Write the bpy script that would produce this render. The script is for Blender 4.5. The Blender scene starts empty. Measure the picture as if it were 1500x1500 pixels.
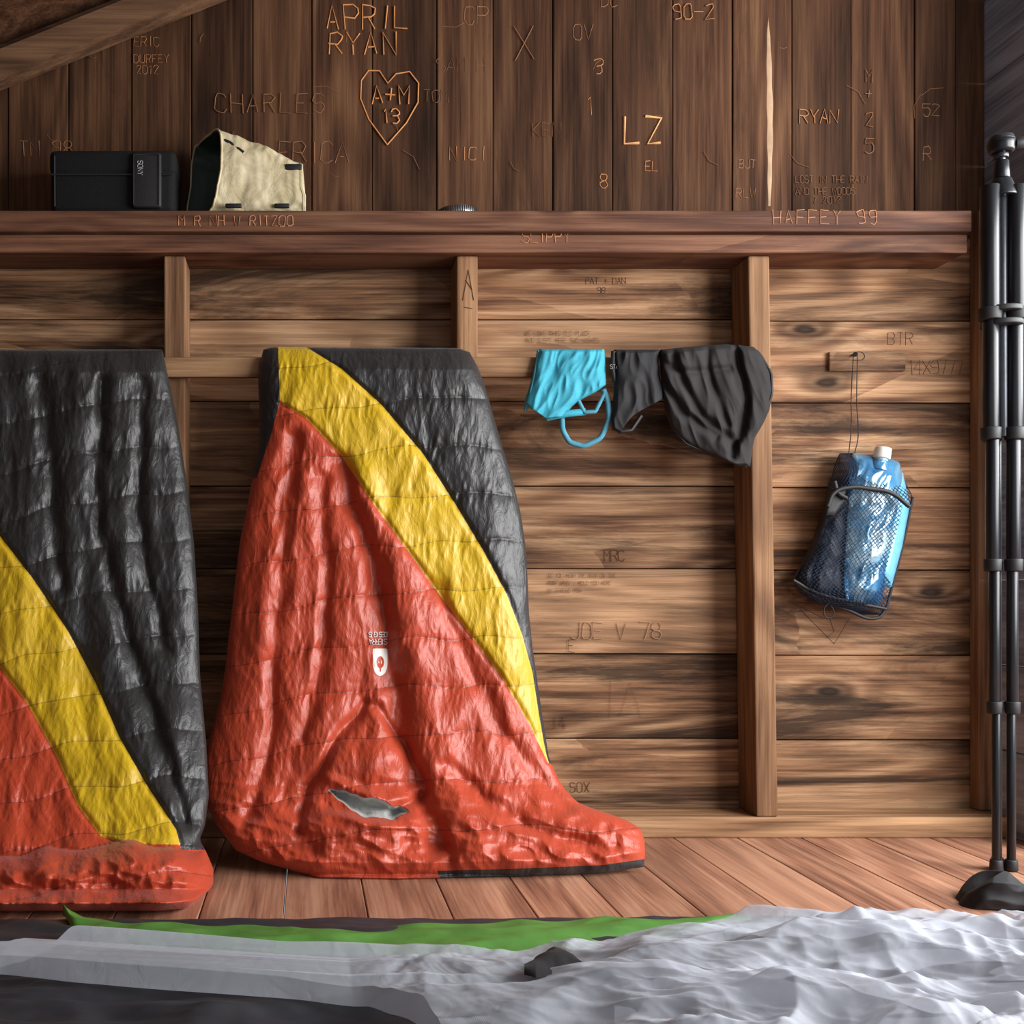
import bpy, bmesh, math, random
import numpy as np
from mathutils import Vector, Matrix
random.seed(3); rng=np.random.default_rng(3)
S=.00142; D=2.2; VX=450.; VY=870.; F=D/S
CAMH=(1228-VY)*S*(D-.09)/D
scene=bpy.context.scene
def W(px,py,y):
    k=S*(D+y)/D
    return (px-VX)*k, y, CAMH+(VY-py)*k
def WV(px,py,y): return Vector(W(px,py,y))
def Xat(px,y): return (px-VX)*S*(D+y)/D
def Zat(py,y): return CAMH+(VY-py)*S*(D+y)/D
def lin(c):
    o=[]
    for v in c:
        v=v/255.; o.append(v/12.92 if v<=.04045 else ((v+.055)/1.055)**2.4)
    return (*o,1.)
# ---------------- noise
_p=rng.permutation(256); _p=np.concatenate([_p,_p]); _a=rng.random(256)*2*np.pi
def pn(x,y):
    x=np.asarray(x,float); y=np.asarray(y,float)
    xi=np.floor(x).astype(int); yi=np.floor(y).astype(int); xf=x-xi; yf=y-yi
    u=xf*xf*xf*(xf*(xf*6-15)+10); v=yf*yf*yf*(yf*(yf*6-15)+10)
    def g(ix,iy,dx,dy):
        a=_a[_p[(_p[ix&255]+iy)&255]]; return np.cos(a)*dx+np.sin(a)*dy
    a=g(xi,yi,xf,yf); b=g(xi+1,yi,xf-1,yf); c=g(xi,yi+1,xf,yf-1); d=g(xi+1,yi+1,xf-1,yf-1)
    return (a*(1-u)+b*u)*(1-v)+(c*(1-u)+d*u)*v
def fbm(x,y,o=4):
    s=0;a=1
    for i in range(o): s=s+a*pn(x*2**i+i*7.3,y*2**i+i*3.1); a*=.5
    return s
def ridge(x,y,o=3,e=.07):
    s=0;a=1
    for i in range(o): s=s+a*(1-np.minimum(1,np.sqrt(pn(x*2**i+i*5.7,y*2**i+i*9.1)**2+e*e)*2.0)); a*=.45
    return s
def smooth_interp(q,xs,ys,k=.03):
    xs=np.array(xs,float); ys=np.array(ys,float)
    t=np.linspace(xs[0],xs[-1],600); v=np.interp(t,xs,ys)
    n=max(3,int(600*k)); ker=np.hanning(2*n+1); ker/=ker.sum()
    vp=np.concatenate([2*v[0]-v[1:n+1][::-1],v,2*v[-1]-v[-n-1:-1][::-1]])
    return np.interp(q,t,np.convolve(vp,ker,'valid'))
# ---------------- object helpers
def link(o,parent=None):
    scene.collection.objects.link(o)
    if parent: o.parent=parent
    return o
def empty(name):
    o=bpy.data.objects.new(name,None); o.empty_display_size=.05; return link(o)
def mesh_obj(name,verts,faces,mat,parent=None,smooth=True,attrs=None):
    me=bpy.data.meshes.new(name); me.from_pydata([tuple(v) for v in verts],[],[tuple(f) for f in faces])
    if mat: me.materials.append(mat)
    if smooth: me.polygons.foreach_set('use_smooth',[True]*len(me.polygons))
    for k,a in (attrs or {}).items():
        at=me.attributes.new(k,'FLOAT','POINT'); at.data.foreach_set('value',np.asarray(a,dtype=np.float32).ravel())
    me.update(); return link(bpy.data.objects.new(name,me),parent)
def gridfaces(nv,nu,off=0,flip=False):
    i=np.arange(nv-1)[:,None]*nu+np.arange(nu-1)[None,:]+off
    f=np.stack([i,i+nu,i+nu+1,i+1],-1).reshape(-1,4)
    return f[:,::-1] if flip else f
def boxes(name,lst,mat,parent=None,bevel=.002):
    V=[];Fc=[];R=[]
    for b in lst:
        x0,x1,y0,y1,z0,z1=b[:6]; n=len(V)
        dx=b[6] if len(b)>6 else 0
        for z,d in((z0,dx),(z1,0)):
            V+=[(x0+d,y0,z),(x1+d,y0,z),(x1+d,y1,z),(x0+d,y1,z)]
        for f in((3,2,1,0),(4,5,6,7),(0,1,5,4),(1,2,6,5),(2,3,7,6),(3,0,4,7)): Fc.append([n+k for k in f])
        R+=[random.random()]*8
    o=mesh_obj(name,V,Fc,mat,parent,False,{'rnd':R})
    if bevel:
        m=o.modifiers.new('b','BEVEL'); m.width=bevel; m.segments=2
    return o
def tube(name,pts,r,mat,parent=None,cyc=False,smooth=True):
    cu=bpy.data.curves.new(name,'CURVE'); cu.dimensions='3D'; cu.bevel_depth=r; cu.bevel_resolution=2; cu.use_fill_caps=True
    if not isinstance(pts[0][0],(list,tuple,Vector)): pts=[pts]
    for pl in pts:
        sp=cu.splines.new('BEZIER' if smooth and len(pl)>2 else 'POLY')
        if sp.type=='BEZIER':
            sp.bezier_points.add(len(pl)-1)
            for b,p in zip(sp.bezier_points,pl): b.co=p; b.handle_left_type=b.handle_right_type='AUTO'
        else:
            sp.points.add(len(pl)-1)
            for b,p in zip(sp.points,pl): b.co=(*p,1)
        sp.use_cyclic_u=cyc
    cu.materials.append(mat); return link(bpy.data.objects.new(name,cu),parent)
def cyl(name,p0,p1,r0,r1,mat,parent,n=28,bev=.001):
    p0=Vector(p0);p1=Vector(p1);d=(p1-p0);L=d.length;q=d.to_track_quat('Z','Y')
    V=[];Fc=[]
    for z,r in((0,r0),(L,r1)):
        for i in range(n):
            a=2*math.pi*i/n; V.append(p0+q@Vector((r*math.cos(a),r*math.sin(a),z)))
    for i in range(n): Fc.append((i,(i+1)%n,n+(i+1)%n,n+i))
    Fc.append(tuple(range(n))[::-1]); Fc.append(tuple(range(n,2*n)))
    o=mesh_obj(name,V,Fc,mat,parent,False)
    for p in o.data.polygons: p.use_smooth=len(p.vertices)==4
    if bev:
        m=o.modifiers.new('b','BEVEL'); m.width=bev; m.segments=2; m.limit_method='ANGLE'
    return o
# ---------------- material helpers
class NT:
    def __init__(s,name):
        s.m=bpy.data.materials.new(name); s.m.use_nodes=True; s.t=s.m.node_tree; s.n=s.t.nodes
        s.b=s.n['Principled BSDF']; s.out=s.n['Material Output']
    def L(s,a,b): s.t.links.new(a,b)
    def new(s,t,**k):
        n=s.n.new(t)
        for a,b in k.items(): setattr(n,a,b)
        return n
    def put(s,sock,v):
        if isinstance(v,bpy.types.NodeSocket): s.L(v,sock)
        else: sock.default_value=v
    def math(s,op,a,b=0.,c=None,clamp=False):
        n=s.new('ShaderNodeMath',operation=op); n.use_clamp=clamp
        s.put(n.inputs[0],a); s.put(n.inputs[1],b)
        if c is not None: s.put(n.inputs[2],c)
        return n.outputs[0]
    def vm(s,op,a,b):
        n=s.new('ShaderNodeVectorMath',operation=op); s.put(n.inputs[0],a); s.put(n.inputs[1],b); return n.outputs[0]
    def mix(s,f,a,b,bt='MIX'):
        n=s.new('ShaderNodeMix',data_type='RGBA',blend_type=bt); s.put(n.inputs[0],f); s.put(n.inputs[6],a); s.put(n.inputs[7],b); return n.outputs[2]
    def noise(s,v,sc,det=3,dist=0.,rough=.5):
        n=s.new('ShaderNodeTexNoise'); s.L(v,n.inputs['Vector']); n.inputs['Scale'].default_value=sc; n.inputs['Detail'].default_value=det
        n.inputs['Distortion'].default_value=dist; n.inputs['Roughness'].default_value=rough; return n.outputs['Fac']
    def ramp(s,f,st):
        n=s.new('ShaderNodeValToRGB'); s.L(f,n.inputs[0]); e=n.color_ramp.elements
        while len(e)<len(st): e.new(.5)
        for x,(p,c) in zip(e,st): x.position=p; x.color=c
        return n.outputs[0]
    def attr(s,nm): return s.new('ShaderNodeAttribute',attribute_name=nm).outputs['Fac']
    def obj(s): return s.new('ShaderNodeTexCoord').outputs['Object']
    def bump(s,h,st=.3,d=.002):
        n=s.new('ShaderNodeBump'); n.inputs['Strength'].default_value=st; n.inputs['Distance'].default_value=d; s.L(h,n.inputs['Height']); s.L(n.outputs[0],s.b.inputs['Normal'])
def g(v): return (v,v,v,1)
def wood(name,axis,dark,mid,light,blotch=.6,knots=.08,rough=.6,var=.5,ring=40,spec=.2,bump=.35,ringamp=.07,bth=(.5,.68)):
    t=NT(name); P=t.obj(); r=t.attr('rnd')
    sc=[9,9,9]; sc[axis]=1.0; fs=[150,150,150]; fs[axis]=3.5
    off=t.math('MULTIPLY',r,41.)
    cb=t.new('ShaderNodeCombineXYZ'); 
    for i in range(3): t.L(off,cb.inputs[i])
    v=t.vm('ADD',t.vm('MULTIPLY',P,tuple(sc)),cb.outputs[0]); vf=t.vm('ADD',t.vm('MULTIPLY',P,tuple(fs)),cb.outputs[0])
    n1=t.noise(v,.8,1.5,.25); n3=t.noise(v,2.2,5,.3,.6); n2=t.noise(vf,1.,5,.2,.65)
    ph=t.math('MULTIPLY',n1,float(ring))
    if knots:
        sp=t.new('ShaderNodeSeparateXYZ'); t.L(P,sp.inputs[0]); ck=t.new('ShaderNodeCombineXYZ')
        ia,ib=(0,2) if axis==0 else (2,0)
        t.L(t.math('ADD',t.math('ADD',t.math('MULTIPLY',sp.outputs[ia],2.3),off),t.math('MULTIPLY',n3,.10)),ck.inputs[0])
        t.L(t.math('ADD',t.math('MULTIPLY',sp.outputs[ib],6.0),t.math('MULTIPLY',n3,.16)),ck.inputs[1])
        vo=t.new('ShaderNodeTexVoronoi',voronoi_dimensions='2D'); t.L(ck.outputs[0],vo.inputs['Vector']); vo.inputs['Scale'].default_value=1.
        cs=t.new('ShaderNodeSeparateColor'); t.L(vo.outputs['Color'],cs.inputs[0]); on=t.math('GREATER_THAN',cs.outputs[0],.5)
        dd=vo.outputs['Distance']
        near=t.math('MULTIPLY',on,t.math('DIVIDE',1.,t.math('ADD',t.math('MULTIPLY',dd,7.),1.)))
        ph=t.math('ADD',ph,t.math('MULTIPLY',near,26.))
    rg=t.math('SINE',ph)
    tt=t.math('ADD',t.math('ADD',t.math('MULTIPLY',rg,ringamp),t.math('MULTIPLY',n2,.6)),t.math('MULTIPLY',n3,.4))
    col=t.ramp(tt,[(.34,lin(dark)),(.5,lin(mid)),(.68,lin(light))])
    pale=t.noise(v,.7,3,.2)
    col=t.mix(t.math('MULTIPLY',t.ramp(pale,[(.5,g(0)),(.7,g(1))]),.4),col,lin(light))
    bl=t.noise(v,.9,8,1.0,.7)
    col=t.mix(t.math('MULTIPLY',t.ramp(bl,[(bth[0],g(0)),(bth[1],g(1))]),blotch),col,lin([c*.42 for c in dark]))
    if knots:
        col=t.mix(t.math('MULTIPLY',on,t.ramp(dd,[(knots*.45,g(.92)),(knots,g(.5)),(knots*2.6,g(0))])),col,lin([c*.38 for c in dark]))
    f=t.math('ADD',t.math('MULTIPLY',r,var),1-var*.5)
    cc=t.new('ShaderNodeCombineColor'); [t.L(f,cc.inputs[i]) for i in range(3)]
    col=t.mix(1.,col,cc.outputs[0],'MULTIPLY')
    t.L(col,t.b.inputs['Base Color']); t.b.inputs['Roughness'].default_value=rough; t.b.inputs['Specular IOR Level'].default_value=spec
    t.bump(tt,bump,.003); return t.m
def plain(name,c,rough=.6,metal=0.,bs=0.,bn=60,spec=.5,sheen=0.,trans=0.,var=.15):
    t=NT(name); P=t.obj(); n=t.noise(P,float(bn),4)
    t.L(t.mix(n,lin([x*(1-var) for x in c]),lin([min(255,x*(1+var)) for x in c])),t.b.inputs['Base Color'])
    t.b.inputs['Roughness'].default_value=rough; t.b.inputs['Metallic'].default_value=metal; t.b.inputs['Specular IOR Level'].default_value=spec
    t.b.inputs['Sheen Weight'].default_value=sheen; t.b.inputs['Transmission Weight'].default_value=trans
    if bs: t.bump(n,bs,.002)
    return t.m
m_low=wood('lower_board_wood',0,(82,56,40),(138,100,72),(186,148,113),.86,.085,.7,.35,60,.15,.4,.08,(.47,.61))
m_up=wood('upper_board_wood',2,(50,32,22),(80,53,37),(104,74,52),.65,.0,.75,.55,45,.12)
m_stud=wood('stud_wood',2,(94,65,45),(132,96,68),(166,128,94),.3,.0,.7,.3,50)
m_ledge=wood('ledge_wood',0,(70,43,33),(102,67,50),(130,92,70),.45,.05,.65,.3,50)
m_rail=wood('rail_wood',0,(102,72,50),(142,106,76),(178,140,104),.3,.0,.7,.2,50)
m_floor=wood('floor_wood',1,(112,74,58),(156,108,84),(192,144,116),.35,.0,.5,.3,45,.35,.2)
m_carve=plain('carved_wood',(196,132,78),.8)
m_carve2=plain('pencil_mark',(70,44,30),.8)
m_pale=plain('pale_streak_mat',(164,134,104),.6,bn=22,var=.3)
m_black=plain('black_fabric',(22,21,24),.8,bs=.15,bn=200)
m_gloss=plain('black_anodised',(24,25,29),.3,metal=.2)
m_rub=plain('black_rubber',(22,22,24),.6)

# ---------------- room shell
XR=Xat(1440,0)+.0; XL=-1.7; ZT=2.35
wb=empty('wall_back')
ys=[Zat(v,0) for v in (310,350,468,588,712,833,958,1082,1205,1250)]
L=[]
for i in range(1,len(ys)-1):
    z1=ys[i]-.001; z0=ys[i+1]+.001
    L.append((XL,Xat(690 if i%2 else 262,0)-.0007,0,.02,z0,z1)); L.append((Xat(690 if i%2 else 262,0)+.0007,Xat(1112,0)-.0007,random.choice([0,.001,.002]),.02,z0,z1)); L.append((Xat(1112,0)+.0007,XR,random.choice([0,.001,.002]),.02,z0-.003,z1-.003))
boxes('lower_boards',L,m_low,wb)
L=[]
seams=[100,193,280,370,457,545,640,722,810,897,985,1073,1160,1247,1340,1400,1445]
sx=[100-88*k for k in range(11,0,-1)]+seams
for a,b in zip(sx[:-1],sx[1:]): L.append((Xat(a,0)+.0006,Xat(b,0)-.0006,random.choice([0,.001,-.0012]),.02,Zat(345,0),ZT))
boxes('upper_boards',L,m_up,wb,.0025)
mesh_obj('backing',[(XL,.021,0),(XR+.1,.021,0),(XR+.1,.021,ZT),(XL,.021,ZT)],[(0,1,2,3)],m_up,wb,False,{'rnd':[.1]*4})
zl1=Zat(308,-.122); zl0=Zat(339,-.122)
boxes('trim_1',[(XL,Xat(1438,-.12)-.02,-.122,-.0005,zl0,zl1)],m_ledge,None,.003)
boxes('trim_2',[(XL,Xat(1438,-.12)-.02,-.108,-.0005,Zat(370,-.108),zl0-.0005)],m_ledge,None,.003)
zp=Zat(1197,-.09)
boxes('trim_3',[(XL,XR-.001,-.09,-.0005,0.0005,zp)],m_rail,None,.003)
yS=-.09; zt=Zat(370,-.108)-.0005
L=[]
for (a,b,c) in((240,271,272),(669,700,700),(1096,1127,1140)):
    x0=Xat(a,yS);x1=Xat(b,yS);L.append((x0,x1,yS,-.0005,zp+.0005,zt,Xat(c,yS)-x1))
L.append((Xat(-190,yS),Xat(-158,yS),yS,-.0005,zp+.0005,zt)); L.append((Xat(-620,yS),Xat(-588,yS),yS,-.0005,zp+.0005,zt))
boxes('trim_4',L,m_stud,None,.003)
boxes('trim_5',[(Xat(-700,-.108),Xat(1112,-.108),-.108,-.0905,Zat(552,-.108),Zat(523,-.108))],m_rail,None,.002)
boxes('trim_6',[(Xat(1215,-.008),Xat(1327,-.008),-.008,-.0005,Zat(543,-.008),Zat(515,-.008))],m_low,None,.002)
def slope_box(name,x0,x1,y0,y1,za,th,mat):
    V=[]
    for x in(x0,x1):
        z=za+(x-Xat(0,-.1))*.40
        V+=[(x,y0,z),(x,y1,z),(x,y1,z+th),(x,y0,z+th)]
    return mesh_obj(name,V,[(0,1,2,3),(7,6,5,4),(0,4,5,1),(1,5,6,2),(2,6,7,3),(3,7,4,0)],mat,None,False,{'rnd':[.6]*8})
m_raft=wood('rafter_wood',0,(78,54,38),(104,76,56),(130,98,72),.3,.0,.7,.2,50)
zr=Zat(112,-.1)
slope_box('trim_7',XL+.02,.9,-.1,-.06,zr,.055,m_raft)
slope_box('trim_8',XL+.02,.9,-.06,-.004,zr+.028,.06,m_raft)
slope_box('ceiling',XL-.02,.9,-3.2,.02,zr+.09,.03,m_up)
L=[];x=XL
while x<XR+1.2:
    w=.128; 
    cuts=sorted([-3.4,.02,-.62-random.random()*.4,-1.8-random.random()])
    for a,b in zip(cuts[:-1],cuts[1:]): L.append((x+.0009,x+w-.0009,a+.0008,b-.0008,-.02,0))
    x+=w
boxes('floor',L,m_floor,None,.0015)
wr_=empty('wall_right'); L=[]
zz=0.001
while zz<ZT:
    z1=min(zz+.172,ZT)
    if zz<1.85:
        L.append((XR+.001,XR+.022,-.16,-.001,zz,z1-.002)); L.append((XR+.001,XR+.022,-3.3,-2.7,zz,z1-.002))
    else: L.append((XR+.001,XR+.022,-3.3,-.001,zz,z1-.002))
    zz+=.172
m_rw=wood('right_wall_wood',1,(104,108,120),(134,140,154),(166,172,186),.2,.0,.6,.3,50)  # boards coloured paler, bluish grey: hazy light put into the base colour
boxes('side_boards',L,m_rw,wr_)
boxes('trim_9',[(XR-.028,XR,-.03,-.0005,zp+.001,Zat(308,-.03)),(XR-.0,XR+.04,-.20,-.16,0.001,1.9)],m_stud,None,.002)
boxes('trim_10',[(XR-.07,XR-.0005,-.2,-.124,zl0,zl1),(XR-.06,XR-.0005,-.2,-.124,Zat(370,-.108),zl0-.0005)],m_ledge,None,.003)
m_lw=wood('left_wall_wood',1,(70,46,34),(96,66,48),(120,88,66),.4,.0,.6,.3,50)
wl=empty('wall_left'); boxes('left_boards',[(XL-.02,XL,-3.2,0,i*.172+.001,(i+1)*.172-.001) for i in range(10)],m_lw,wl)

# ---------------- carvings
FONT={'A':"002640,1232",'B':"00063645443303,3342413000",'C':"4536160501103041",'D':"00062645412000",'E':"46060040,0333",'F':"000646,0333",'G':"45361605011030414323",'H':"0006,4046,0343",'I':"2026",'J':"4641301001",'K':"0006,460340",'L':"060040",'M':"0006234640",'N':"00064046",'O':"100105163645413010",'P':"00063645443303",'R':"00063645443303,2340",'S':"453616050413334241301001",'T':"0646,2620",'U':"060110304146",'V':"062046",'W':"0610243046",'X':"0046,0640",'Y':"062346,2320",'Z':"06460040",'1':"152620",'2':"051636450040",'3':"05163645443313,3342413010",'4':"30360242",'5':"460604344341301001",'7':"064620",'8':"1304051636454433130201103041423313",'9':"43130405163645413010",'0':"100105163645413010",'+':"2125,0343",'-':"0343","'":"2624",'Q':"100105163645413010,2240"}
def text_pl(s,px,py,h,yf,sp=1.3,rot=0,jit=.32):
    u=h/6.; out=[]
    cx=px
    for ch in s:
        if ch in FONT:
            for st in FONT[ch].split(','):
                pl=[]
                for i in range(0,len(st),2):
                    lx=int(st[i])*u*.85+random.uniform(-jit,jit)*u; ly=int(st[i+1])*u+random.uniform(-jit,jit)*u
                    X=cx+lx;Y=py-ly
                    if rot: X,Y=px-(cx-px)-lx,py+ly
                    pl.append(W(X,Y,yf(X,Y) if callable(yf) else yf))
                out.append(pl)
        cx+=u*4*.85*sp if ch not in "I1'" else u*4*.85*sp*.8
    return out
yU=-.0014
big=[];thin=[];faint=[];dk=[]
big+=text_pl('APRIL',478,42,34,yU,1.35)+text_pl('RYAN',482,80,32,yU,1.45)
heart=[(567,212),(540,175),(528,145),(529,118),(540,103),(556,104),(568,122),(580,108),(600,105),(613,122),(612,150),(595,180),(567,212)]
big+=[[W(a,b_,yU) for a,b_ in heart]]
big+=text_pl('A+M',545,152,26,yU,1.35)+text_pl("13",560,180,20,yU,1.4)
big2=text_pl('LZ',914,210,38,yU,1.5)
mid_=text_pl('NICI',658,235,20,yU,1.4)+text_pl('90-2',985,28,22,yU)+text_pl('3',870,108,22,yU)+text_pl('1',858,168,26,yU)+text_pl('EL',945,250,14,yU)+text_pl('RYAN',1172,180,20,yU)+text_pl('8',878,275,20,yU)
thin+=text_pl('CHARLES',315,165,28,yU,1.5)+text_pl('ERICA',408,238,30,yU,1.3)+text_pl('X',755,88,50,yU)
thin+=text_pl('BRAD',130,30,18,yU)+text_pl('ERIC',196,68,14,yU)+text_pl('DURFEY',196,92,12,yU)+text_pl('2012',200,108,12,yU)
thin+=text_pl('M',1268,120,18,yU)+text_pl('+',1268,145,16,yU)+text_pl('2',1268,185,20,yU)+text_pl('5',1268,225,22,yU)+text_pl('BJT',1082,246,12,yU)+text_pl('RLW',1078,290,14,yU)+text_pl('DC',880,10,18,yU)+text_pl('OV',840,58,22,yU)
thin+=text_pl('TN 98',28,228,22,yU)+text_pl('CP',680,35,26,yU)+text_pl('52',1352,170,18,yU)+text_pl('R',1352,235,20,yU)
faint+=text_pl('SAM H',640,105,20,yU)+text_pl('KEN',780,200,20,yU)+text_pl('TOM',620,150,18,yU)+text_pl('LOST IN THE RAIN',1165,268,10,yU,1.2)+text_pl('AND THE WOODS',1165,285,10,yU,1.2)+text_pl('7 2012',1190,298,10,yU)
for _ in range(26):
    x0=random.uniform(20,1380);y0=random.uniform(15,290);a=random.uniform(0,6.28);l=random.uniform(8,40)
    faint.append([W(x0,y0,yU),W(x0+l*math.cos(a)*.5,y0+l*math.sin(a)*.5,yU),W(x0+l*math.cos(a+.3),y0+l*math.sin(a+.3),yU)])
yl=-.1222
led=text_pl('M R NH W RITZOO',262,331,15,yl,1.35)+text_pl('HAFFEY 99',1132,328,20,yl,1.55)
led2=text_pl('SLIPPY',765,355,17,-.1082,1.3)
tube('carving_bold',big,.0016,m_carve,wb,smooth=False); tube('carving_initials',big2,.0030,plain('carved_wood_bright',(216,158,102),.8),wb,smooth=False)
tube('carving_mid',mid_,.0011,plain('carved_wood_mid',(170,114,70),.8),wb,smooth=False)
tube('carving_thin',thin,.0009,plain('carved_wood_dim',(138,94,60),.8),wb,smooth=False)
tube('carving_faint',faint,.0006,plain('carved_wood_old',(124,84,56),.8),wb,smooth=False)
tube('carving_ledge',led+led2,.0010,plain('carved_ledge',(172,120,84),.8),wb,smooth=False)
yb_=-.0004
dk+=text_pl('PAT + DAN',858,416,9,yb_)+text_pl('98',875,430,9,yb_)+text_pl('E',832,955,18,yb_)+text_pl('MRC',885,822,16,yb_,1.2)+text_pl('BTR',1300,505,18,yb_)+text_pl('14X9777',1330,548,20,yb_,1.05)+text_pl('SOX',835,1160,14,yb_)+text_pl('14',808,1068,18,yb_)
dk+=[[W(1165,885,yb_),W(1205,905,yb_),W(1245,905,yb_),W(1222,943,yb_),W(1165,885,yb_)],[W(1215,905,yb_),W(1222,925,yb_),W(1210,935,yb_)]]
tube('pencil_writing',dk,.0005,m_carve2,wb,smooth=False)
tube('carved_date',text_pl('JOE V.78',836,936,24,yb_,1.25),.0007,plain('carved_board',(172,130,98),.8),wb,smooth=False)
dk2=text_pl('WE LOVE THIS OLD PLACE',770,492,7,yb_,1.1)+text_pl('AND SLEPT HERE TWO NIGHTS',770,502,7,yb_,1.1)+text_pl('DO YOU HEAR THE RAIN ON THE',803,846,6,yb_,1.1)+text_pl('ROOF WHEN I HOLD YOU HERE',803,857,6,yb_,1.1)+text_pl('MY FRIEND 1994',803,868,6,yb_,1.1)+text_pl('IA',880,1050,50,yb_,1.3)
tube('pencil_notes',dk2,.00028,plain('pencil_faint',(96,62,42),.8),wb,smooth=False)
tube('stud_carving',[[W(678,440,-.0905),W(686,395,-.0905),W(694,440,-.0905)],[W(680,450,-.0905),W(692,452,-.0905)],[W(682,410,-.0905),W(692,425,-.0905)]],.0007,m_carve2,wb,smooth=False)
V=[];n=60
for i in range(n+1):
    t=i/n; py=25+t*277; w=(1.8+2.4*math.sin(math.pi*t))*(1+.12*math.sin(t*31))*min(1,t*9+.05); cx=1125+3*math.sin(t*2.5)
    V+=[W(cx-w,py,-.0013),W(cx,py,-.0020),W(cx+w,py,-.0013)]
mesh_obj('pale_streak',V,[f for i in range(n) for f in((3*i,3*i+3,3*i+4,3*i+1),(3*i+1,3*i+4,3*i+5,3*i+2))],m_pale,wb,True)  # pale streak down the upper boards, laid on as a thin raised strip

# ---------------- generic puffy cloth
def puff(name,rows,y0,T,nu,nv,mat,parent=None,wr=None,lip=False,ybot=None,ytop=None,attrs=None,yfun=None,p=4,backT=0.,k=.03,toplim=.04,flatbot=.03,back=True):
    rows=np.array(rows,float); u=np.linspace(0,1,nu)[None,:]; v=np.linspace(0,1,nv)[:,None]
    r0,rN=rows[0,0],rows[-1,0]; q=r0+(rN-r0)*v
    xl=smooth_interp(q,rows[:,0],rows[:,1],k); xr=smooth_interp(q,rows[:,0],rows[:,2],k)
    px=xl+(xr-xl)*u
    bot=(smooth_interp(u,ybot[0],ybot[1],.02) if ybot else rN+0*u); top=(smooth_interp(u,ytop[0],ytop[1],.02) if ytop else r0+0*u)
    py=top+(bot-top)*v
    yb=(yfun(px,py,u,v) if yfun else y0+0*px)
    E=np.sqrt(np.clip(1-np.abs(2*u-1)**p,0,1)); Ev=np.sqrt(np.clip((1-v)/flatbot,0,1))*np.sqrt(np.clip((v+.0)/toplim,0,1))
    w=wr(px,py,u,v) if wr else 0
    yf=yb-(T*E+w*np.minimum(1,E*1.3))*Ev
    X,Y,Z=W(px,py,yf)
    VV=np.stack([X,Y+0*X,Z],-1); A={a:fn(px,py,u,v)+0*px for a,fn in (attrs or {}).items()}
    Xb,Yb,Zb=W(px,py,yb)
    nv2=nv
    if lip:
        pre=[]
        for i in range(4):
            t=i/4.; a=VV[0].copy(); a[:,1]=-.0895*(1-t)+VV[0,:,1]*t; a[:,2]=VV[0,:,2]-.012*(1-t)**2
            pre.append(a)
        VV=np.concatenate([np.stack(pre),VV]); A={a:np.concatenate([np.repeat(x[:1],4,0),x]) for a,x in A.items()}; nv2=nv+4
    verts=VV.reshape(-1,3); faces=gridfaces(nv2,nu); 
    if back:
        B=np.stack([Xb,Yb+backT*E*Ev,Zb],-1); ii=list(range(0,nv,4)); jj=list(range(0,nu,4))
        if ii[-1]!=nv-1: ii.append(nv-1)
        if jj[-1]!=nu-1: jj.append(nu-1)
        B=B[np.ix_(ii,jj)]; off=len(verts)
        faces=np.concatenate([faces,gridfaces(len(ii),len(jj),off,True)])
        verts=np.concatenate([verts,B.reshape(-1,3)])
        A={a:np.concatenate([x.ravel(),(x[-nv:][np.ix_(ii,jj)]).ravel()]) for a,x in A.items()}
    o=mesh_obj(name,verts,faces.tolist(),mat,parent,True,A)
    return o,(px,py,yf)
def poly_dist(px,py,pl):
    d=1e9
    for (a,b),(c,e) in zip(pl[:-1],pl[1:]):
        t=np.clip(((px-a)*(c-a)+(py-b)*(e-b))/((c-a)**2+(e-b)**2),0,1)
        d=np.minimum(d,np.hypot(px-a-t*(c-a),py-b-t*(e-b)))
    return d
def crease(px,py,pl,w):
    pl=np.array(pl,float); n=np.linspace(0,1,len(pl)); q=np.linspace(0,1,len(pl)*4)
    pts=list(zip(smooth_interp(q,n,pl[:,0],.08),smooth_interp(q,n,pl[:,1],.08)))
    px=px+8*pn(px/30,py/40+2)
    return np.exp(-(poly_dist(px,py,pts)/w)**2)

def bag_mat(name):
    t=NT(name); P=t.obj()
    yel=lin((206,168,26)); red=lin((178,64,36)); blk=lin((40,38,38)); gry=lin((190,190,186))
    gt=lambda a: t.math('GREATER_THAN',t.attr(a),0.)
    c=t.mix(gt('red'),yel,red); c=t.mix(gt('blkr'),c,blk); c=t.mix(gt('blkl'),c,blk)
    c=t.mix(gt('slit'),c,gry); c=t.mix(gt('logo'),c,lin((235,232,225)))
    fr=t.math('ABSOLUTE',t.math('SUBTRACT',t.math('FRACT',t.attr('seam')),.5))
    c=t.mix(t.math('MULTIPLY',t.math('GREATER_THAN',fr,.489),.4),c,g(.01))
    Pn=t.vm('MULTIPLY',P,(1.,.6,.38))
    n=t.noise(Pn,70.,4,1.4,.55); n2=t.noise(P,9.,3)
    c=t.mix(t.math('MULTIPLY',n2,.3),c,t.mix(1.,c,g(.6),'MULTIPLY'))
    t.L(c,t.b.inputs['Base Color']); t.b.inputs['Roughness'].default_value=.42; t.b.inputs['Specular IOR Level'].default_value=.45
    t.b.inputs['Sheen Weight'].default_value=.08
    t.bump(n,.4,.005); return t.m
m_bag=bag_mat('sleeping_bag_nylon')
NO=lambda px,py,u,v:-1+0*px
c1y=[508,540,592,665,740,810,870,930,985,1050,1100,1125,1300]; c1x=[448,500,558,620,668,710,742,765,780,790,799,806,1200]
c2y=[500,585,592,612,668,735,810,880,945,1000,1060,1118,1119,1400]; c2x=[407,410,414,448,500,545,600,650,700,740,775,803,3000,3000]
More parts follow.
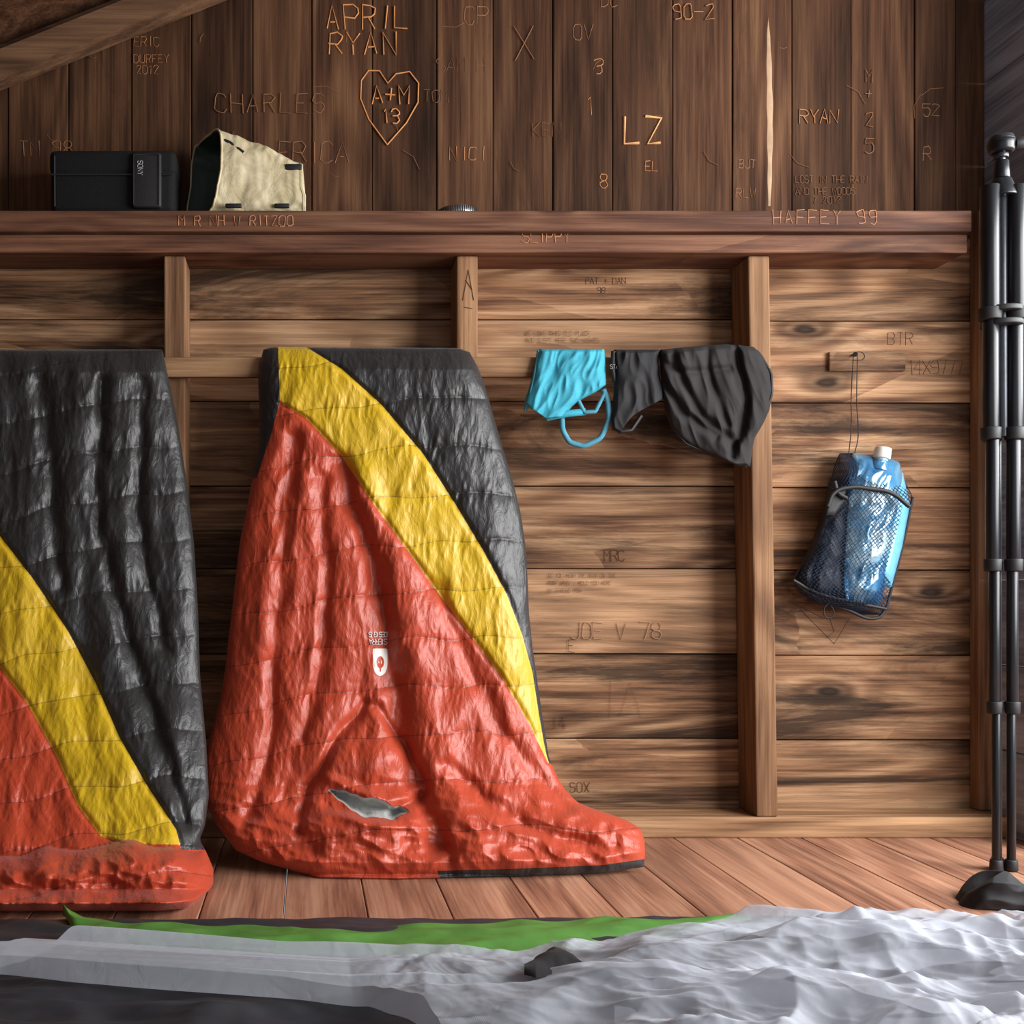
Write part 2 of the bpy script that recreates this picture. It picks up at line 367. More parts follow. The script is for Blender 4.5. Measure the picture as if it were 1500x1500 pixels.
c3y=[500,588,640,700,720,1300]; c3x=[407,410,396,376,200,-999]
def seam2(px,py,u,v): return (py+.10*(px-500)+12*pn(px/70,py/160+3)+14*np.sin((px-350)/130))/70.+.3
slit_c=lambda px:1154+(px-478)*.27+9*np.sin(np.clip((px-478)/122,0,1)*np.pi)
def slitf(px,py,u=0,v=0):
    t=np.clip((px-480)/120.,0,1); return 15*np.sin(np.pi*t)**.7-np.abs(py-slit_c(px)-3+5*pn(px/14,1.5))-.8
def shield(px,py,u=0,v=0):
    t=(py-950)/40.; hw=np.where(t<.55,10.5,10.5*np.sqrt(np.clip(1-((t-.55)/.45)**2,0,1)))
    d=np.minimum(hw-np.abs(px-557),np.minimum(py-950,990-py))
    leaf=1.6-np.abs(np.hypot(px-557,(py-970)/1.6)-4)
    stem=np.minimum(1.1-np.abs(px-557),11-np.abs(py-973))
    return np.minimum(d,-np.maximum(leaf*.7,stem))
def crinkle(px,py,fr,sd):
    wx=18*pn(px/70+sd,py/110)
    w=.0046*ridge((px+wx)/58-py*.0015+sd,py/260+wx*.01,2,.05)
    w=w+.0025*ridge((px+wx+.25*py)/24+sd,(py-.2*px)/95,2,.045)*(1.3-.8*fr)
    w=w+.0011*ridge((px-.5*py+wx)/20+9+sd,(py+.4*px+wx)/70,2,.04)
    w=w+.0015*ridge((px+.1*py)/10+sd,(py-.3*px)/44+2,1,.04)*(1.4-fr)
    return w
def wr2(px,py,u,v):
    s=seam2(px,py,u,v); fr=np.abs(np.sin(np.pi*s))
    w=.0085*fr**.6*(.7+.6*pn(px/50,py/50)+.3)
    spread=np.clip((py-520)/600,0.2,1.2)
    fan=(px-(560-60*np.clip((py-600)/600,0,1)))/(60+ (py-500)*.35)
    w=w+.018*spread*fbm(fan*2.0+5,py/420,2)+crinkle(px,py,fr,0)
    w=w-.024*crease(px,py,[(500,680),(545,820),(570,960),(590,1100),(640,1240)],16)
    w=w+.014*crease(px,py,[(525,700),(580,830),(615,960),(645,1100),(700,1240)],22)
    w=w-.014*crease(px,py,[(430,640),(415,800),(405,950),(395,1100),(360,1200)],13)
    w=w-.012*crease(px,py,[(640,860),(690,980),(740,1080),(830,1180)],12)-.011*crease(px,py,[(470,700),(480,850),(470,1000),(440,1080)],11)
    w=w-.014*crease(px,py,[(535,1030),(485,1095),(447,1160),(436,1215)],8)-.014*crease(px,py,[(552,1035),(590,1090),(632,1155),(560,1205),(480,1180)],8)
    w=w+.032*np.exp(-((px-540)/70)**2-((py-1115)/45)**2)+.034*np.exp(-((px-530)/95)**2-((py-1210)/26)**2)
    w=w-.014*crease(px,py,[(655,1120),(720,1180),(800,1225),(900,1240)],11)-.01*crease(px,py,[(640,1200),(660,1250),(665,1285)],9)
    sm=np.sin(np.pi*np.clip((px-465)/150,0,1))
    w=w+.016*np.exp(-((py-slit_c(px)+15)/9)**2)*sm+.014*np.exp(-((py-slit_c(px)-25)/9)**2)*sm-.036*np.clip(slitf(px,py)/6,0,1)
    c1=np.interp(py,c1y,c1x); c2=np.interp(py,c2y,c2x)
    w=w-.006*np.exp(-((px-c1)/6)**2)*(py<1120)-.006*np.exp(-((px-c2)/6)**2)*(py<1119)*(py>590)
    w=w+.014*np.clip((py-1120)/110,0,1)*ridge((px+py)/90+3,(py-.45*px)/44,2,.05)
    return w
FL=lambda py:-(D-CAMH*F/np.maximum(py-VY,150))
def yf2(px,py,u,v):
    base=np.interp(py,[505,700,1000,1150,1290],[-.113,-.135,-.19,-.25,-.37])
    return np.minimum(base,FL(py)-.0003)
rows2=[(508,386,688),(530,380,700),(560,378,711),(600,380,722),(650,380,736),(700,371,751),(750,362,763),(800,352,770),(850,346,773),(900,341,775),(950,335,780),(1000,330,787),(1050,322,794),(1090,311,800),(1115,304,804),(1140,299,814),(1165,297,828),(1185,298,848),(1196,300,880),(1208,303,915),(1222,308,938),(1240,316,944),(1260,330,945),(1280,345,943)]
o,bag2=puff('sleeping_bag',rows2,-.115,.03,380,500,m_bag,None,wr2,True,([0,.06,.2,.4,.7,.9,1],[1245,1262,1286,1288,1284,1279,1270]),([0,.05,.5,.95,1],[512,508,509,510,516]),
 dict(red=lambda px,py,u,v:np.where(py>585,np.interp(py,c2y,c2x)-px,-5),blkr=lambda px,py,u,v:np.where(py<1119,px-np.interp(py,c1y,c1x),np.where(v>.985,u*10-5,-2.)),blkl=lambda px,py,u,v:np.interp(py,c3y,c3x)-px,slit=slitf,logo=shield,seam=seam2),
 yf2,k=.009,flatbot=.03)
bx,by,bz=bag2
def y_on(X,Y):
    i=np.argmin((bx-X)**2+(by-Y)**2); return float(bz.flat[i])-.0015
tube('logo_lettering',text_pl('SIERRA',567,936,8,y_on,1.0,1,.05)+text_pl('DESIGNS',567,926,7,y_on,1.0,1,.05),.0007,plain('logo_print',(235,232,225),.6),o,smooth=False)

d1y=[400,785,850,925,1000,1080,1150,1215,1245,1250,1400]; d1x=[-330,0,50,100,140,175,215,258,266,600,600]
d2y=[400,975,1030,1110,1180,1225,1236,1246,1400]; d2x=[-400,-2,40,84,114,148,180,600,600]
def seamL(px,py,u,v): return (py+.12*px+12*pn(px/70,py/160+9)+14*np.sin(px/120))/70.+.1
def rolltop(px): return 1244+16*pn(px/45,3.3)+8*np.cos(px/60)
def wrL(px,py,u,v):
    s=seamL(px,py,u,v); fr=np.abs(np.sin(np.pi*s))
    w=.0085*fr**.6*(.7+.6*pn(px/50,py/50)+.3)+.016*fbm(px/75+8,py/500,2)+crinkle(px,py,fr,4)
    w=w-.016*crease(px,py,[(150,560),(140,760),(190,950),(240,1100),(270,1200)],12)-.012*crease(px,py,[(60,560),(80,760),(90,860)],12)-.01*crease(px,py,[(210,560),(200,760),(240,950)],10)
    rt=rolltop(px); roll=np.clip((py-rt)/(1338-rt),0,1); w=w+.07*np.clip(1-(2*roll-1)**2,0,1)**.5+(roll>0)*np.sin(np.pi*roll)*(.014*ridge((px+py)/60+1,(py-.5*px)/40,2,.05)+.014*fbm(px/60,py/50,2))
    c1=np.interp(py,d1y,d1x); c2=np.interp(py,d2y,d2x)
    return w-.006*np.exp(-((px-c1)/6)**2)-.006*np.exp(-((px-c2)/6)**2)
def yfL(px,py,u,v):
    base=np.interp(py,[505,700,1000,1200,1240,1335],[-.113,-.14,-.24,-.38,-.42,-.47])
    return np.minimum(base,FL(py)-.0003)
rowsL=[(512,-260,238),(560,-262,248),(620,-265,260),(700,-268,272),(800,-272,284),(900,-275,290),(1000,-280,293),(1100,-285,302),(1180,-288,306),(1225,-290,300),(1245,-292,292),(1265,-296,303),(1290,-298,313),(1315,-298,312),(1335,-296,292)]
oL,_=puff('sleeping_bag',rowsL,-.115,.03,340,470,m_bag,None,wrL,True,([0,.3,.9,.97,1],[1338,1336,1335,1331,1318]),None,
 dict(red=lambda px,py,u,v:np.maximum(np.interp(py,d2y,d2x)-px,py-rolltop(px)),blkr=lambda px,py,u,v:np.minimum(px-np.interp(py,d1y,d1x),rolltop(px)-py),blkl=NO,slit=NO,logo=NO,seam=seamL),yfL,k=.012,flatbot=.015)

# ---------------- clothes on the rail
def fabw(a,sx,sy,seed=0,sk=0.):
    return lambda px,py,u,v: a*ridge((px+sk*py+8*pn(px/40,py/40+seed))/sx+seed,(py-sk*px)/sy+seed,2,.05)+a*.6*fbm(px/sx*.7+seed,py/sy*.5,2)
m_teal=plain('teal_jersey',(54,154,176),.8,bs=.2,bn=500)
m_tealD=plain('teal_trim',(70,136,156),.8)
bra=empty('sports_bra')
puff('body',[(511,790,885),(530,785,887),(550,781,888),(568,777,888),(580,774,872),(592,770,850),(602,768,838),(610,775,832),(620,792,826)],-.112,.010,130,130,m_teal,bra,fabw(.009,26,80,2,.4),True,([0,.3,1],[606,615,612]))
def rp(pl,y): return [W(a,b_,y) for a,b_ in pl]
def ribbon(name,pl,w,y,mat,parent,n=60):
    xs=[p[0] for p in pl]; t0=np.linspace(0,1,len(pl)); t=np.linspace(0,1,n)
    X=smooth_interp(t,t0,xs,.06); Y=smooth_interp(t,t0,[p[1] for p in pl],.06)
    dx=np.gradient(X);dy=np.gradient(Y);l=np.hypot(dx,dy)+1e-6; V=[];
    for i in range(n):
        nx,ny=-dy[i]/l[i],dx[i]/l[i]; yy=y-.006*math.sin(i/n*math.pi)
        V+=[W(X[i]+nx*w,Y[i]+ny*w,yy+.001),W(X[i],Y[i],yy-.0015),W(X[i]-nx*w,Y[i]-ny*w,yy+.001)]
    o=mesh_obj(name,V,[f for i in range(n-1) for f in((3*i,3*i+3,3*i+4,3*i+1),(3*i+1,3*i+4,3*i+5,3*i+2))],mat,parent)
    m=o.modifiers.new('s','SOLIDIFY'); m.thickness=.0015; return o
ribbon('strap_1',[(884,570),(891,590),(892,615),(880,642),(855,654),(834,648),(824,630),(823,606)],4,-.118,m_tealD,bra)
ribbon('strap_2',[(846,584),(856,604),(872,603),(886,575)],3,-.119,m_tealD,bra)
ribbon('strap_3',[(800,612),(830,606),(858,603)],5,-.121,m_teal,bra)
ribbon('neckline',[(789,513),(783,550),(776,580),(769,602)],2.5,-.118,m_tealD,bra)
shorts=empty('running_shorts'); m_sh=plain('black_jersey',(24,23,26),.8,bs=.2,bn=400)
puff('body',[(512,900,966),(535,899,964),(560,900,966),(590,898,972),(605,897,975),(618,895,945),(634,897,925)],-.112,.012,110,120,m_sh,shorts,fabw(.010,34,90,5,-.1),True,([0,.4,.6,1],[628,636,625,605]))
ribbon('waistband',[(899,514),(898,540),(901,560)],4,-.121,m_rub,shorts)
ribbon('hem',[(897,626),(910,632),(925,630),(940,608)],3,-.122,m_rub,shorts)
tube('waistband_print',text_pl('STAY',894,540,6,-.1285,1.2,0,.02),.0005,plain('print_grey',(160,160,160),.7),shorts,smooth=False)
hat=empty('sun_hat'); m_hat=plain('hat_fabric',(34,30,31),.85,bs=.2,bn=500)
def hw(px,py,u,v):
    w=.008*ridge((px-.35*py)/30+2,(py+.3*px)/130,2,.04)+.014*fbm((px-.3*py)/55,py/120,2)
    w=w-.016*crease(px,py,[(1076,506),(1094,560),(1090,620),(1074,668)],6)-.014*crease(px,py,[(985,512),(1000,560),(1030,610),(1075,650)],7)-.012*crease(px,py,[(1035,510),(1040,560),(1065,620)],7)-.012*crease(px,py,[(970,560),(1000,605),(1050,640)],6)-.008*crease(px,py,[(962,530),(1010,545),(1070,540)],6)
    return w
puff('crown_and_brim',[(506,968,1104),(520,967,1118),(545,968,1130),(570,970,1133),(600,974,1127),(620,981,1118),(640,994,1106),(655,1015,1102),(668,1045,1100),(684,1084,1098)],-.112,.020,170,170,m_hat,hat,hw,True,ytop=([0,.3,.7,1],[512,508,504,508]),p=5,k=.012)
ribbon('brim_binding',[(1080,506),(1110,514),(1130,546),(1131,578),(1118,612),(1102,642),(1097,684)],2.,-.118,m_rub,hat)
ribbon('brim_binding_lower',[(986,628),(1005,650),(1045,667),(1094,684)],1.6,-.12,m_rub,hat)

# ---------------- hydration pouch on nail
wp=empty('mesh_water_pouch')
m_cord=plain('cord',(40,34,34),.8)
cyl('nail',WV(1253,520,-.0085),WV(1253,519,-.045),.0022,.0022,plain('nail_steel',(70,64,60),.4,metal=.8),wp)
cyl('nail_head',WV(1253,519,-.045),WV(1253,519,-.048),.005,.005,m_rub,wp)
tube('cord',[rp([(1250,522),(1247,580),(1247,625),(1243,668)],-.04),rp([(1256,522),(1255,590),(1257,640),(1252,664)],-.038),rp([(1245,521),(1262,516),(1266,524),(1250,528)],-.042)],.0010,m_cord,wp)
t=NT('blue_bladder'); P=t.obj(); px_=t.noise(P,9.,3,.8); 
t.L(t.ramp(px_,[(.36,lin((56,120,176))),(.5,lin((100,172,216))),(.62,lin((190,222,236)))]),t.b.inputs['Base Color']); t.b.inputs['Roughness'].default_value=.14; t.b.inputs['Coat Weight'].default_value=.8; t.b.inputs['Transmission Weight'].default_value=.45
t.bump(t.noise(P,34.,4,1.),.7,.006); m_blad=t.m
puff('bladder',[(664,1250,1285),(676,1243,1318),(692,1242,1322),(735,1240,1325),(800,1236,1310),(850,1232,1300),(880,1236,1292),(890,1244,1286)],-.03,.042,90,130,m_blad,wp,fabw(.008,24,60,3,.4),p=2.2,toplim=.15,flatbot=.12)
puff('side_bottle_sleeve',[(690,1290,1322),(740,1296,1333),(800,1290,1322),(860,1282,1306)],-.03,.032,40,60,plain('turquoise_film',(110,178,212),.25),wp,p=2.2,toplim=.15,flatbot=.12)
puff('dark_filter_bag',[(700,1216,1245),(740,1208,1250),(800,1187,1250),(845,1166,1250),(868,1180,1250),(885,1215,1250)],-.02,.035,60,80,plain('navy_fabric',(16,24,40),.6,bs=.3),wp,fabw(.006,24,40,7,.4),p=2.2,toplim=.15,flatbot=.12)
cyl('bottle_shoulder',WV(1286,690,-.055),WV(1290,674,-.055),.021,.013,m_blad,wp,bev=.002)
cyl('bottle_neck',WV(1290,676,-.055),WV(1292,664,-.055),.0125,.0125,plain('neck_plastic',(170,195,205),.3),wp)
cyl('bottle_cap',WV(1291,672,-.055),WV(1294,656,-.055),.0165,.0155,plain('cap_plastic',(225,222,214),.4),wp,bev=.002)
t=NT('netting'); t.b.inputs['Roughness'].default_value=.5; t.L(t.mix(t.noise(t.obj(),30.),lin((12,26,48)),lin((26,58,92))),t.b.inputs['Base Color']); m_net=t.m
no,_=puff('netting',[(664,1230,1256),(684,1222,1290),(705,1218,1325),(728,1212,1337),(770,1200,1330),(810,1184,1320),(850,1162,1311),(868,1170,1306),(885,1200,1302),(900,1262,1296)],-.018,.066,22,36,m_net,wp,p=2.2,toplim=.2,flatbot=.12,back=False)
bm=bmesh.new(); bm.from_mesh(no.data); old=list(bm.edges); bmesh.ops.poke(bm,faces=bm.faces[:])
bmesh.ops.dissolve_edges(bm,edges=[e for e in old if e.is_valid and not e.is_boundary],use_verts=False); bm.to_mesh(no.data); bm.free()
m=no.modifiers.new('w','WIREFRAME'); m.thickness=.0017; m.use_even_offset=False
tube('handle',[rp([(1212,742),(1222,722),(1245,714),(1275,716),(1305,722),(1332,742)],-.088),rp([(1222,705),(1228,722),(1240,730)],-.083)],.0045,m_rub,wp)
tube('bottom_trim',[rp([(1162,850),(1195,868),(1240,880),(1298,892)],-.06),rp([(1162,850),(1185,870),(1240,893),(1285,905),(1298,892)],-.045)],.0035,m_rub,wp)
tube('side_trim',[rp([(1216,705),(1205,760),(1185,808),(1162,850)],-.03),rp([(1337,728),(1322,800),(1298,892)],-.03)],.0028,m_rub,wp)
tube('drawcord',[rp([(1215,882),(1207,893),(1212,905),(1221,900),(1217,886)],-.055)],.0012,m_rub,wp)
puff('label',[(715,1216,1240),(735,1212,1236),(755,1209,1222)],-.075,.004,12,12,m_rub,wp)

# ---------------- ledge objects
def rbox(name,x0,x1,y0,y1,z0,z1,mat,parent,bev,seg=4):
    bm=bmesh.new(); bmesh.ops.create_cube(bm,size=1)
    for v_ in bm.verts: v_.co=Vector(((x0+x1)/2+v_.co.x*(x1-x0),(y0+y1)/2+v_.co.y*(y1-y0),(z0+z1)/2+v_.co.z*(z1-z0)))
    if bev: bmesh.ops.bevel(bm,geom=bm.edges[:],offset=bev,segments=seg,affect='EDGES',profile=.5)
    me=bpy.data.meshes.new(name); bm.to_mesh(me); bm.free(); me.materials.append(mat)
    me.polygons.foreach_set('use_smooth',[True]*len(me.polygons)); return link(bpy.data.objects.new(name,me),parent)
zL=zl1+.0005
cb=empty('camera_case'); yc=-.112
xa=Xat(73,yc); xb=Xat(256,yc); ht=Zat(221,yc)-zL
m_case=plain('case_nylon',(17,17,18),.85,bs=.5,bn=400,spec=.3)
rbox('body',xa,xb,yc,-.012,zL,zL+ht,m_case,cb,.014)
rbox('lid',xa-.002,xb+.002,yc-.003,-.011,zL+ht*.62,zL+ht+.003,m_case,cb,.013)
rbox('strap_flap',Xat(193,yc-.01),Xat(236,yc-.01),yc-.010,yc+.01,zL+.006,zL+ht-.006,plain('flap',(26,26,29),.6,bs=.3,bn=400),cb,.0055)
tube('zip',[[(xa+.004,yc-.004,zL+ht*.6),(xb-.004,yc-.004,zL+ht*.6)],[(xa+.01,yc-.002,zL+.01),(xa+.01,yc-.004,zL+ht-.012)]],.0018,m_rub,cb,smooth=False)
tube('flap_piping',[[(Xat(196,-.12),yc-.011,zL+.01),(Xat(196,-.12),yc-.011,zL+ht-.012),(Xat(233,-.12),yc-.011,zL+ht-.012),(Xat(233,-.12),yc-.011,zL+.01)]],.001,m_rub,cb,smooth=False)
pl=[]
for p_ in text_pl('SONY',VX,VY,7,0,1.3,0,.02):
    pl.append([(Xat(202,-.12)+(z-CAMH),yc-.0112,zL+ht*.8-x) for x,_,z in p_])
tube('label_print',pl,.0004,plain('print_white',(200,200,200),.6),cb,smooth=False)
rb=empty('roll_top_bag')
t=NT('cream_ripstop'); P=t.obj(); n=t.noise(P,20.,5,.6,.6); 
t.L(t.mix(t.ramp(n,[(.35,g(0)),(.7,g(1))]),lin((180,166,128)),lin((214,202,168))),t.b.inputs['Base Color']); t.b.inputs['Roughness'].default_value=.7; t.bump(n,.6,.008); m_cream=t.m
m_green=plain('dark_green_lining',(34,56,46),.6,bs=.4,bn=60)
nu,nv=72,60; V=[];
yF=-.118; yB=-.012
for j in range(nv+1):
    s=j/nv
    for i in range(nu):
        a=2*math.pi*i/nu; ca,sa=math.cos(a),math.sin(a)
        e=.46; cy=math.copysign(abs(ca)**e,ca); cz=math.copysign(abs(sa)**e,sa)
        pxF,pxB=326,274
        start=pxF+(pxB-pxF)*(1-cy)/2
        xx0=start+(-10 if cz<0 else 2)*abs(cz); xx=xx0+(444+(4 if cz<0 else 0)-xx0)*s
        topz=Zat(195+(243-195)*s-4*math.sin(math.pi*s),-.08)-zL; h=topz
        yy=(yF+yB)/2-cy*(yB-yF)/2*(1-.25*s)
        z=zL+h/2+cz*h/2
        w=.003*float(pn(xx/26,z*40+cy*2))+.0015*float(pn(xx/10+3,z*90+cy*3))
        if z>zL+.01: z+=w
        V.append((Xat(xx,-.08),max(min(yy-w*2,-.004),-.13),z))
Fc=[(j*nu+i,j*nu+(i+1)%nu,(j+1)*nu+(i+1)%nu,(j+1)*nu+i) for j in range(nv) for i in range(nu)]
Fc.append(tuple(nv*nu+i for i in range(nu)))
ob=mesh_obj('shell',V,Fc,m_cream,rb)
c0=np.array(V); c3=c0.reshape(nv+1,nu,3); ce=c3.mean(1,keepdims=True); inn=ce+(c3-ce)*.95
mesh_obj('lining',inn.reshape(-1,3),Fc,m_green,rb)
tube('mouth_rim',[[tuple(c0[i]) for i in range(nu)]],.0022,m_cream,rb,cyc=True,smooth=False)
def tab(name,a,b_,c,d_,y):
    rbox(name,Xat(a,y),Xat(c,y),y-.002,y+.006,Zat(d_,y),Zat(b_,y),m_rub,rb,.002,2)
tab('webbing_1',418,240,442,249,-.106); tab('webbing_2',330,298,354,304,-.122); tab('webbing_3',402,298,424,304,-.110)
tube('webbing_strap',[rp([(322,205),(334,208),(346,216),(357,224)],-.112)],.004,m_rub,rb)
tube('seam',[[tuple(c3[int(nv*.97),i]) for i in range(nu)]],.001,plain('seam_cream',(160,146,110),.8),rb,cyc=True,smooth=False)
jl=empty('jar_lid'); m_st=plain('steel',(190,188,184),.3,metal=.9)
lc=Vector((Xat(670,-.075),-.075,zL))
cyl('rim',lc,lc+Vector((0,0,.014)),.041,.040,m_st,jl,48,.002); cyl('dome',lc+Vector((0,0,.014)),lc+Vector((0,0,.020)),.036,.028,m_st,jl,48,.002)
tube('knurling',[[ (lc.x+.0412*math.cos(a),lc.y+.0412*math.sin(a),zL+.001),(lc.x+.0405*math.cos(a),lc.y+.0405*math.sin(a),zL+.0135)] for a in [k_/56*6.2832 for k_ in range(56)]],.0009,m_rub,jl,smooth=False)

# ---------------- tripod
tr=empty('tripod'); yt=-.335; kk=S*(D+yt)/D
def TP(px,py,dy=0): return WV(px,py,yt)+Vector((0,dy,0))
m_hl=plain('tripod_grey',(60,62,68),.3,metal=.6)
cyl('ball_base',TP(1467,262),TP(1467,236),.013,.011,m_gloss,tr); cyl('ball_stem',TP(1467,236),TP(1467,222),.006,.006,m_hl,tr)
cyl('ball_collar',TP(1466,232),TP(1466,226),.012,.012,m_hl,tr)
cyl('head_housing',TP(1467,224),TP(1467,207),.020,.023,m_gloss,tr,bev=.004); cyl('head_plate',TP(1467,207),TP(1467,200),.021,.018,m_hl,tr)
cyl('head_knob',TP(1480,214,-.01),TP(1494,212,-.012),.009,.010,m_rub,tr)
cyl('shoulder',TP(1467,290),TP(1467,262),.026,.015,m_gloss,tr,bev=.003)
cyl('centre_column',TP(1467,262),TP(1468,640),.010,.010,m_hl,tr)
lv=[(275,462,.0155,22,1465),(462,636,.0130,20,1465),(636,828,.0110,17.5,1466),(828,1036,.0090,15,1467),(1036,1262,.0070,12.5,1468)]
for li,an in enumerate((200,-20,90)):
    a=math.radians(an)
    for si,(p0,p1,r,off,cx) in enumerate(lv):
        o0=off*kk*.93
        def pos(py,cx_): 
            v_=TP(cx_,py); return v_+Vector((o0*math.cos(a),o0*math.sin(a)*.9,0))
        cyl(f'leg_{li}_{si}',pos(p0,cx),pos(p1,cx),r,r,m_gloss,tr)
        if si<4: cyl(f'clamp_{li}_{si}',pos(p1-9,cx),pos(p1+9,cx),r+.0035,r+.0025,m_rub,tr,bev=.002)
        else: cyl(f'foot_{li}',pos(p1-4,cx),Vector((pos(p1,cx).x,pos(p1,cx).y,.001)),r+.003,r+.004,m_rub,tr,bev=.002)
    v_=TP(1467,285)+Vector((.016*math.cos(a),.016*math.sin(a),0)); cyl(f'hinge_{li}',v_,v_+Vector((.014*math.cos(a),.014*math.sin(a),-.006)),.010,.010,m_hl,tr)
for py_ in (455,475): cyl(f'grip_ring_{py_}',TP(1467,py_-4),TP(1467,py_+4),.0335,.0335,m_rub,tr,bev=.002)
ysk=-(D-CAMH*F/(1342-VY))
puff('stuff_sack',[(1274,1458,1496),(1282,1432,1512),(1298,1414,1540),(1318,1402,1570),(1342,1396,1590)],-.5,.05,120,100,m_black,None,lambda px,py,u,v:.012*fbm(px/60,py/60,2)+.008*ridge((px-py)/60,(py+.5*px)/40,1,.05),ytop=([0,.3,.55,.8,1],[1292,1276,1278,1286,1300]),
  yfun=lambda px,py,u,v:ysk+.075+0*px,p=2.2,toplim=.25,flatbot=.15,backT=.05)

# ---------------- tent on the floor
tent=empty('tent')
def floor_sheet(name,cols,nu,nv,mat,zf,k=.02):
    c=np.array(cols,float); u=np.linspace(0,1,nu)[None,:]; v=np.linspace(0,1,nv)[:,None]
    px=c[0,0]+(c[-1,0]-c[0,0])*u; a=smooth_interp(px,c[:,0],c[:,1],k); b=smooth_interp(px,c[:,0],c[:,2],k)
    py=a+(b-a)*v; dist=CAMH*F/(py-VY); X=(px-VX)*dist/F; Y=dist*1.-D
    Z=np.maximum(zf(X,Y,u,v),.0015)+0*X
    return mesh_obj(name,np.stack([X,Y,Z],-1).reshape(-1,3),gridfaces(nv,nu).tolist(),mat,tent)
m_tg=plain('grey_tent_nylon',(42,42,47),.6,bs=.3,bn=30)
m_gr=plain('green_tent_nylon',(76,126,50),.6,bs=.3,bn=40)
t=NT('white_mesh_fabric'); P=t.obj(); t.b.inputs['Base Color'].default_value=lin((216,220,230)); t.b.inputs['Roughness'].default_value=.6; t.bump(t.noise(P,30.,4,1.),.25,.005)
tl=t.new('ShaderNodeBsdfTranslucent'); tl.inputs[0].default_value=lin((216,220,230)); tp=t.new('ShaderNodeBsdfTransparent')
m1=t.new('ShaderNodeMixShader'); m1.inputs[0].default_value=.25; t.L(t.b.outputs[0],m1.inputs[1]); t.L(tl.outputs[0],m1.inputs[2])
m2=t.new('ShaderNodeMixShader'); t.L(t.math('ADD',t.math('MULTIPLY',t.noise(P,3.5,3,.6),.5),.14),m2.inputs[0]); t.L(m1.outputs[0],m2.inputs[1]); t.L(tp.outputs[0],m2.inputs[2]); t.L(m2.outputs[0],t.out.inputs['Surface']); m_wh=t.m
edge=lambda v,n=.06: np.clip(v/n,0,1)
def zg(X,Y,u,v): return .002+edge(v,.03)*.010+edge(v)*(.014*ridge(X*3+Y*2,Y*9+1,3,.03)+.010*fbm(X*4,Y*12))
floor_sheet('grey_body',[(-500,1352,1800),(0,1352,1800),(300,1354,1800),(900,1352,1800),(1300,1350,1800),(1500,1352,1800),(2100,1352,1800)],420,200,m_tg,zg)
zgr=lambda X,Y,u,v:.022+.008*np.sin(np.pi*v)+.010*ridge(X*5+1,Y*14,2)*edge(v,.1)
floor_sheet('green_panel',[(92,1364,1366),(110,1368,1405),(200,1384,1425),(400,1390,1436),(600,1386,1438),(800,1378,1434),(900,1374,1426),(980,1372,1408),(1050,1376,1388),(1100,1380,1382)],300,40,m_gr,zgr)
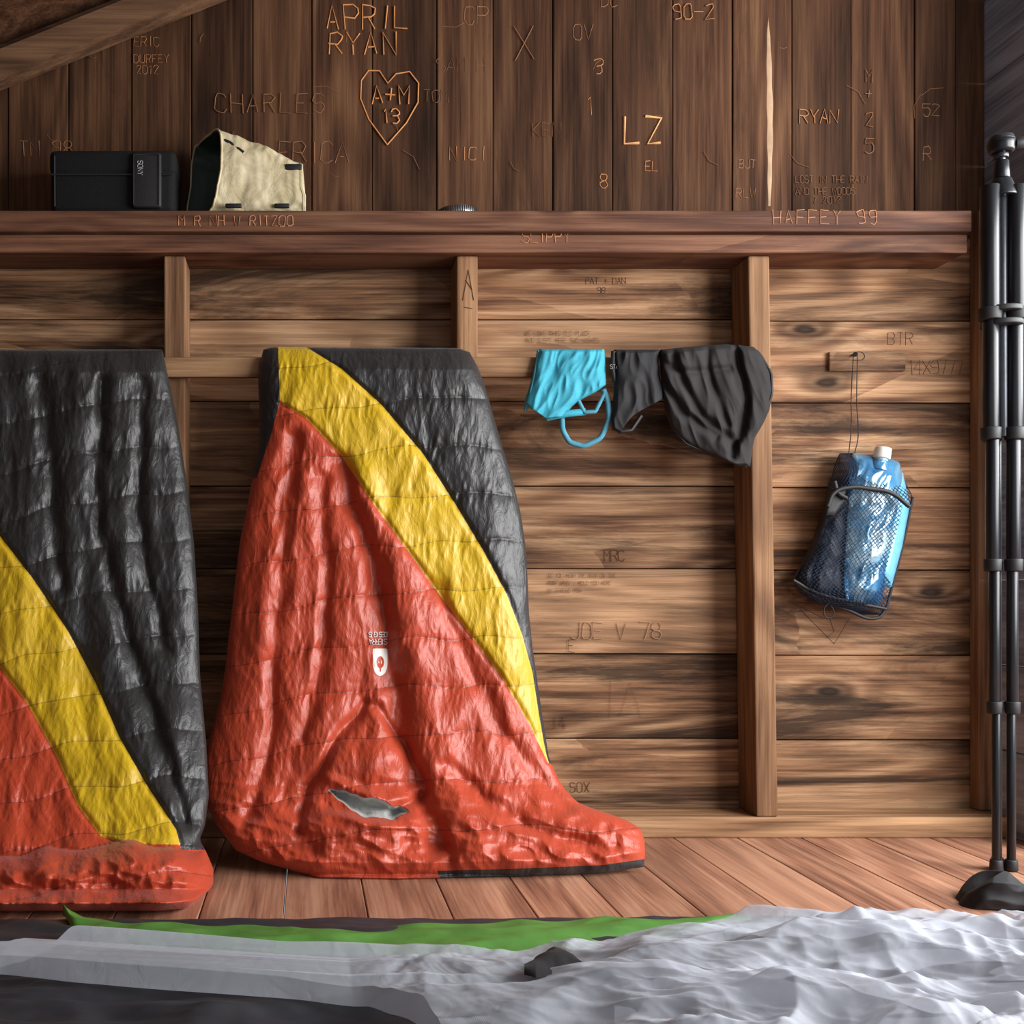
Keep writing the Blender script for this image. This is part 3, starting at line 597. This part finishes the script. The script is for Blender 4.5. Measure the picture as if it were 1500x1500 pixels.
def zw(X,Y,u,v):
    rr=np.clip((X-.05)/.45,0,1); wx=.3*fbm(X*1.8+3,Y*2.2,2)
    h=.024+.016*ridge(X*1.2+Y*5,Y*11+X*1.6,3,.03)*(1-rr)
    ramp=np.clip(v/.28,0,1)
    f=.036*ridge(X*2.6+wx*6,Y*3.6-wx*7+2,2,.02)+.024*ridge((X+Y)*6+wx*7,(Y-X)*2.2+4,2,.02)+.012*ridge((X-Y*.6)*14+wx*12,(Y+X)*4.5+4,2,.03)+.004*ridge((X+Y*.8)*34+wx*20,(Y-X)*9,2,.03)
    f=f+.03*np.exp(-((X-.55)/.09)**2-((Y+.80)/.05)**2)+.025*np.exp(-((X-.95)/.14)**2-((Y+.85)/.07)**2)
    h=h+rr*(f*(.34+.80*ramp)-.008)
    return h*(.25+.75*edge(v,.06))*(1-.4*np.clip((v-.9)/.1,0,1))+.010
floor_sheet('white_mesh',[(-300,1452,1480),(0,1442,1472),(60,1424,1478),(110,1412,1484),(200,1418,1492),(420,1432,1510),(540,1436,1526),(620,1436,1560),(680,1436,1640),(740,1434,1800),(870,1424,1800),(930,1416,1800),(1010,1404,1800),(1100,1392,1800),(1250,1386,1800),(1400,1392,1800),(1500,1404,1800),(2000,1406,1800)],900,360,m_wh,zw,.012)
floor_sheet('white_mesh_underlayer',[(900,1470,1800),(1040,1435,1800),(1300,1412,1800),(1900,1412,1800)],300,160,m_wh,lambda X,Y,u,v:.020+.012*ridge(X*4+9,Y*6,2)*edge(v))
floor_sheet('black_vent_flap',[(768,1520,1528),(785,1500,1536),(812,1480,1534),(830,1486,1532),(852,1512,1524)],80,50,m_black,lambda X,Y,u,v:.074+.010*np.sin(np.pi*v)+.004*fbm(X*20,Y*20,2))

# ---------------- light, world, camera
w=bpy.data.worlds.new('World'); scene.world=w; w.use_nodes=True
w.node_tree.nodes['Background'].inputs[0].default_value=(.84,.92,1,1); w.node_tree.nodes['Background'].inputs[1].default_value=.62
def area(name,loc,tgt,sx,sy,pw,col):
    l=bpy.data.lights.new(name,'AREA'); l.shape='RECTANGLE'; l.size=sx; l.size_y=sy; l.energy=pw; l.color=col
    o=link(bpy.data.objects.new(name,l)); o.location=loc; o.rotation_euler=(Vector(tgt)-Vector(loc)).to_track_quat('-Z','Y').to_euler(); return o
area('door_daylight',(2.25,-1.5,1.1),(0.5,-.1,.5),1.5,1.3,92,(1,.99,.98))
area('door_skylight',(2.3,-.55,1.2),(1.0,-.3,.1),.9,.9,38,(.95,.98,1))
cam=bpy.data.cameras.new('camera'); co=link(bpy.data.objects.new('camera',cam)); co.location=(0,-D,CAMH); co.rotation_euler=(math.pi/2,0,0)
cam.sensor_width=36; cam.lens=36*F/1500; cam.shift_x=(750-VX)/1500; cam.shift_y=(VY-750)/1500; cam.clip_start=.02
scene.camera=co
scene.view_settings.view_transform='Standard'
